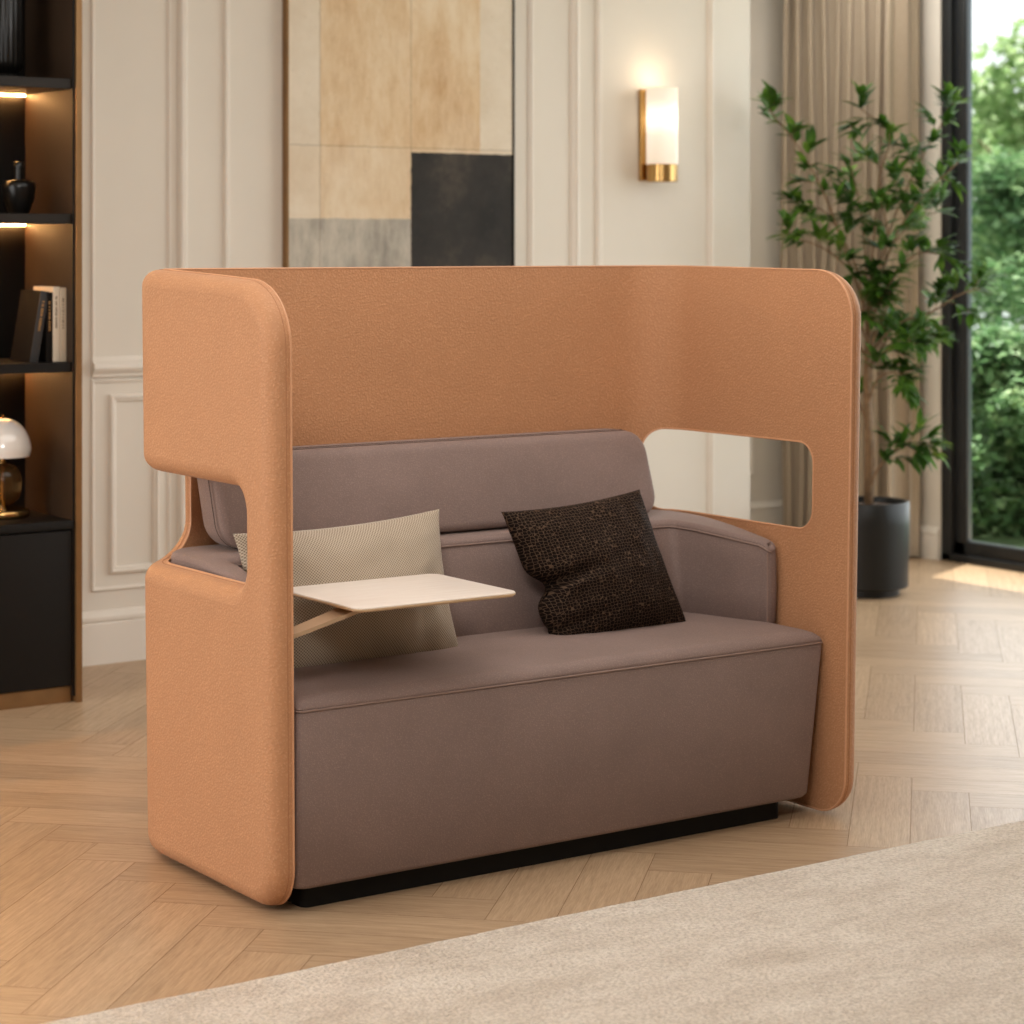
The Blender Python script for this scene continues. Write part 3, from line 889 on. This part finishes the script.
# ------------------------------------------------------------------ sconce
def sconce():
    x, y = 5.728, 7.235
    e = empty('wall_sconce', (x, YW, 1.715), 'lit brass wall sconce with ribbed glass cylinder shade', 'wall lamp')
    m = MB().box(x-.054, x+.054, YW-.022, YW-.001, 1.722, 2.095, .004); mesh('backplate', m.v, m.f, M['brass'], e)
    m = MB().lathe(x, y, [(.0, 1.716), (.061, 1.716), (.064, 1.719), (.064, 1.786), (.060, 1.790), (.0, 1.790)], 64); mesh('brass_cup', m.v, m.f, M['brass'], e, True, 40)
    pr = [(.061, 1.788), (.061, 2.095), (.063, 2.098), (.057, 2.098), (.055, 2.095), (.055, 1.788), (.061, 1.788)]
    vs = MB(); n = 144
    vv = []; ff = []
    for r, z in pr:
        for k in range(n):
            a = 2*PI*k/n; rr = r+.004*abs(math.sin(a*18)) if r > .058 else r
            vv.append((x+rr*math.cos(a), y+rr*math.sin(a), z))
    for i in range(len(pr)-1):
        for k in range(n): ff.append((i*n+k, i*n+(k+1) % n, (i+1)*n+(k+1) % n, (i+1)*n+k))
    mesh('glass_shade', vv, ff, M['sconce'], e, True, 60)
    m = MB().lathe(x, y, [(.0, 1.93), (.012, 1.94), (.018, 1.965), (.015, 1.985), (.0, 1.995)], 24); b = mesh('bulb', m.v, m.f, M['bulb'], e, True, None)
    m = MB().lathe(x, y, [(.0, 1.79), (.010, 1.79), (.010, 1.932), (.0, 1.932)], 16); mesh('lamp_holder', m.v, m.f, M['brass'], e)
    L = bpy.data.lights.new('sconce_light', 'POINT'); L.energy = .5; L.color = (1, .80, .56); L.shadow_soft_size = .05
    lo = bpy.data.objects.new('sconce_light', L); COL.objects.link(lo); lo.location = (x, y-.02, 2.125)
sconce()

# ------------------------------------------------------------------ potted plant
def leaf_geo(B, base, d, up, L, W):
    d = d.normalized(); s = d.cross(up)
    if s.length < 1e-3: s = d.orthogonal()
    s.normalize(); u = s.cross(d).normalized()
    prof = [(0, .03), (.15, .6), (.38, 1), (.65, .88), (.86, .45), (1, .02)]
    vs = []
    for t, w in prof:
        c = base+d*L*t-u*L*.22*t*t
        vs += [c-s*W/2*w+u*W*.16*w, c, c+s*W/2*w+u*W*.16*w]
    fs = []
    for i in range(len(prof)-1):
        a = i*3; fs += [(a, a+1, a+4, a+3), (a+1, a+2, a+5, a+4)]
    B.add(vs, fs)
def plant():
    cx, cy = 6.606, 6.958
    e = empty('potted_tree', (cx, cy, 0), 'tall leafy green potted tree in black cylinder planter beside the curtain', 'plant')
    m = MB().lathe(cx, cy, [(.0, 0), (.125, 0), (.130, .004), (.130, .030), (.160, .034), (.166, .040), (.170, .30), (.170, .388), (.167, .392), (.158, .392), (.156, .388), (.156, .355), (.0, .355)], 72)
    mesh('planter', m.v, m.f, M['pot'], e, True, 40)
    m = MB().lathe(cx, cy, [(.0, .35), (.155, .35), (.155, .366), (.10, .372), (.0, .376)], 48); mesh('soil', m.v, m.f, M['soil'], e)
    # local plant frame: r along the direction seen sideways from the sofa's front, q in depth
    R = Vector((.8233, -.5676, 0)); D = Vector((.5676, .8233, 0)); O = Vector((cx, cy, 0))
    def W(r, z, q): return O+R*(r*.88 if r > 0 else r)+D*(q-.25*max(0, -r))+Vector((0, 0, z))
    r2 = random.Random(11)
    tr = MB(); tr.tube([W(0, .365, 0), W(.004, .6, .005), W(-.006, .9, .01), W(.004, 1.12, 0), W(.0, 1.22, -.01)], .019, 10, r1=.011)
    tr.tube([W(.015, .365, .02), W(.03, .55, .04), W(.012, .85, .03), (W(.03, 1.1, .02))], .012, 8, r1=.008)
    to = mesh('trunk', tr.v, tr.f, M['bark'], e, True, None)
    br = MB(); lf = MB()
    # branches as (r, z, q) in metres
    BR = [
     [(0, 1.15, 0), (-.10, 1.45, .03), (-.19, 1.69, .06), (-.31, 1.89, .05), (-.43, 2.02, .02)],
     [(0, 1.10, 0), (-.07, 1.32, -.08), (-.20, 1.44, -.12), (-.37, 1.50, -.15)],
     [(0, 1.12, 0), (-.04, 1.38, .12), (-.16, 1.60, .2), (-.27, 1.62, .22)],
     [(0, 1.18, 0), (.02, 1.50, -.05), (.05, 1.75, -.03), (.10, 1.92, .0), (-.03, 2.03, .02)],
     [(0, 1.18, 0), (.00, 1.45, .1), (-.02, 1.65, .13), (-.06, 1.80, .12)],
     [(.01, 1.15, 0), (.09, 1.46, .05), (.20, 1.70, .08), (.32, 1.91, .06), (.42, 2.05, .03)],
     [(.01, 1.18, 0), (.12, 1.50, -.06), (.26, 1.68, -.1), (.40, 1.80, -.13)],
     [(.02, 1.14, 0), (.12, 1.42, .12), (.24, 1.55, .17), (.37, 1.60, .2)],
     [(0, 1.0, 0), (.13, 1.13, -.05), (.28, 1.18, -.08), (.40, 1.25, -.1), (.50, 1.28, -.12)],
     [(0, 1.02, 0), (.10, 1.14, .12), (.24, 1.13, .2), (.34, 1.06, .24)],
     [(0, .98, 0), (-.10, 1.12, .05), (-.22, 1.16, .09)],
     [(0, .95, 0), (.06, 1.02, -.1), (.12, 1.05, -.18), (.16, 1.06, -.24)],
     [(0, .80, 0), (.04, .90, -.03), (.10, .93, -.06), (.15, .92, -.08)],
     [(0, .42, 0), (.04, .52, -.02), (.11, .60, -.05), (.19, .64, -.07), (.26, .63, -.08)],
     [(0, .70, 0), (-.06, .86, .05), (-.12, .93, .08)],
     [(0, 1.2, 0), (.05, 1.36, -.1), (.06, 1.52, -.17), (.02, 1.64, -.2)],
     [(0, 1.0, 0), (.03, 1.10, -.06), (.07, 1.20, -.10), (.08, 1.28, -.14)],
     [(0, 1.05, 0), (-.04, 1.14, -.05), (-.03, 1.24, -.12), (.02, 1.30, -.16)],
     [(0, .9, 0), (.05, .98, .06), (.11, 1.06, .10), (.18, 1.10, .12)],
     [(0, 1.12, 0), (.08, 1.30, -.12), (.19, 1.42, -.16), (.30, 1.42, -.2)],
    ]
    for b in BR:
        P = [W(r, z, q) for r, z, q in b]
        # smooth resample
        C = []
        for i in range(len(P)-1):
            p0 = P[max(i-1, 0)]; p1 = P[i]; p2 = P[i+1]; p3 = P[min(i+2, len(P)-1)]
            for k in range(8):
                t = k/8
                C.append(.5*((2*p1)+(-p0+p2)*t+(2*p0-5*p1+4*p2-p3)*t*t+(-p0+3*p1-3*p2+p3)*t**3))
        C.append(P[-1])
        br.tube(C, .0065, 6, r1=.0018)
        n = len(C); st = int(n*.36)
        side = 1
        for i in range(st, n, 2):
            t = (C[min(i+1, n-1)]-C[i-1]).normalized()
            # twig
            side = -side
            v = Vector((r2.uniform(-1, 1), r2.uniform(-1, 1), r2.uniform(-.2, .8)))
            dr = (t*.7+(v-t*v.dot(t)).normalized()*.9).normalized()
            Lt = r2.uniform(.05, .115)
            q = [C[i]+dr*Lt*s_+Vector((0, 0, -.02*s_*s_)) for s_ in (0, .35, .7, 1)]
            br.tube(q, .0018, 4, r1=.001)
            for s_, p in enumerate(q[1:]):
                for k in range(3 if s_ < 2 else 4):
                    w_ = Vector((r2.uniform(-1, 1), r2.uniform(-1, 1), r2.uniform(-.5, .35)))
                    dd = dr*.7+w_*.75
                    leaf_geo(lf, p, dd, Vector((0, 0, 1)), r2.uniform(.065, .11), r2.uniform(.026, .038))
        for k in range(5):
            w_ = Vector((r2.uniform(-1, 1), r2.uniform(-1, 1), r2.uniform(-.3, .5)))
            leaf_geo(lf, C[-1], (C[-1]-C[-3]).normalized()*.6+w_, Vector((0, 0, 1)), r2.uniform(.07, .11), .03)
    mesh('branches', br.v, br.f, M['bark'], e, True, None)
    mesh('foliage', lf.v, lf.f, M['leaf'], e, True, None)
plant()

# ------------------------------------------------------------------ garden
def tree(x, y, z0, z1, rad, n, label, seed, mat='tree', ls=(.09, .16), trunk=True, cat='tree', name='garden_tree', clumps=26):
    e = empty(name, (x, y, -.04), label, cat, None)
    r2 = random.Random(seed)
    if trunk:
        m = MB(); m.tube([(x, y, -.05), (x+.05, y, z0), (x, y+.05, z0+(z1-z0)*.6)], .09, 8, r1=.04)
        for k in range(7):
            a = r2.uniform(0, 2*PI); zb = z0+(z1-z0)*r2.uniform(0, .5)
            m.tube([(x, y, zb), (x+math.cos(a)*rad*.4, y+math.sin(a)*rad*.4, zb+.4), (x+math.cos(a)*rad*.8, y+math.sin(a)*rad*.8, zb+.7)], .035, 6, r1=.01)
        mesh('trunk', m.v, m.f, M['bark'], e, True, None)
    cl = []
    for k in range(clumps):
        a = r2.uniform(0, 2*PI); t = r2.random()
        rr = rad*math.sqrt(r2.random())*(math.sin(PI*(.15+.8*t))**.6)
        cl.append((Vector((x+rr*math.cos(a), y+rr*math.sin(a), z0+(z1-z0)*t)), rad*r2.uniform(.22, .38)))
    B = MB(); V = B.v; Fq = B.f
    for i in range(n):
        c, R = r2.choice(cl)
        d = Vector((r2.gauss(0, 1), r2.gauss(0, 1), r2.gauss(0, .8))).normalized()
        p = c+d*R*(r2.random()**.35)
        L = r2.uniform(*ls); a = Vector((r2.uniform(-1, 1), r2.uniform(-1, 1), r2.uniform(-.6, .4))).normalized()*L
        s = a.cross(Vector((r2.uniform(-1, 1), r2.uniform(-1, 1), 1))).normalized()*L*.27
        k = len(V); V += [tuple(p), tuple(p+a*.5+s), tuple(p+a), tuple(p+a*.5-s)]; Fq.append((k, k+1, k+2, k+3))
    mesh('foliage', V, Fq, M[mat], e, False)
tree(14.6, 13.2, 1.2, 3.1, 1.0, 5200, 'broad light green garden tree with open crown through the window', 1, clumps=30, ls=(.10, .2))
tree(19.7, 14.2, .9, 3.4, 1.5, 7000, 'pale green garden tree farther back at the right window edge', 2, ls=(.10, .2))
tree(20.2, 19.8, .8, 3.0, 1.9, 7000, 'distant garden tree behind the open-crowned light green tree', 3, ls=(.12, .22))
tree(8.85, 8.25, .0, .9, .5, 12000, 'low dark green shrub just outside the window frame', 4, 'hedge', (.05, .10), False, 'shrub', 'garden_shrub', 40)
tree(10.6, 9.0, .0, 1.55, .78, 12000, 'rounded dark green shrub outside, right of the low shrub', 5, 'hedge', (.05, .10), False, 'shrub', 'garden_shrub', 40)
tree(12.3, 10.9, .0, 2.0, 1.0, 14000, 'tall bushy mid green shrub behind the two nearer shrubs', 6, 'hedge', (.06, .13), False, 'shrub', 'garden_shrub', 40)

# ------------------------------------------------------------------ light
wd = bpy.data.worlds.new('world'); scn.world = wd; wd.use_nodes = True
bg = wd.node_tree.nodes['Background']; bg.inputs[0].default_value = (.97, .985, 1.0, 1); bg.inputs[1].default_value = 1.5
def sun(az_dir, elev, e, col, ang):
    L = bpy.data.lights.new('sun', 'SUN'); L.energy = e; L.color = col; L.angle = ang
    o = bpy.data.objects.new('sun', L); COL.objects.link(o)
    d = Vector((az_dir[0], az_dir[1], 0)).normalized()*math.cos(elev)+Vector((0, 0, -math.sin(elev)))
    o.rotation_euler = d.to_track_quat('-Z', 'Y').to_euler(); o.location = (12, 8, 8)
sun((-.43, -.2), math.radians(76.4), 11, (1, .95, .86), math.radians(1))
def area(name, loc, target, sx, sy, e, col):
    L = bpy.data.lights.new(name, 'AREA'); L.shape = 'RECTANGLE'; L.size = sx; L.size_y = sy; L.energy = e; L.color = col
    o = bpy.data.objects.new(name, L); COL.objects.link(o); o.location = loc
    o.rotation_euler = (Vector(target)-Vector(loc)).to_track_quat('-Z', 'Y').to_euler(); return o
area('window_daylight', (7.5, 5.3, 1.5), (3.5, 5.0, .8), 4.2, 2.6, 80, (.92, .97, 1))
area('ceiling_fill', (3.3, 4.4, 2.9), (3.3, 4.9, 0), 3.2, 1.6, 42, (1, .985, .955))  # unseen fill lamp, added for soft top light on the sofa
area('left_fill', (-1.2, 5.5, 1.5), (2.6, 5.3, .6), 2.8, 2.2, 92, (1, .985, .96))  # added fill from the left; the left wall has no window
area('alcove_fill', (6.95, 7.5, 2.93), (6.9, 7.9, .6), .7, .7, 9, (1, .98, .95))  # added fill, no fixture there; lifts the alcove wall, plant and curtain
area('key_softbox', (.9, 1.9, 2.7), (3.2, 5.0, .9), 1.1, .8, 50, (1, .98, .95))

scn.view_settings.view_transform = 'Standard'
scn.view_settings.look = 'None'
scn.view_settings.exposure = 0
scn.cycles.max_bounces = 8
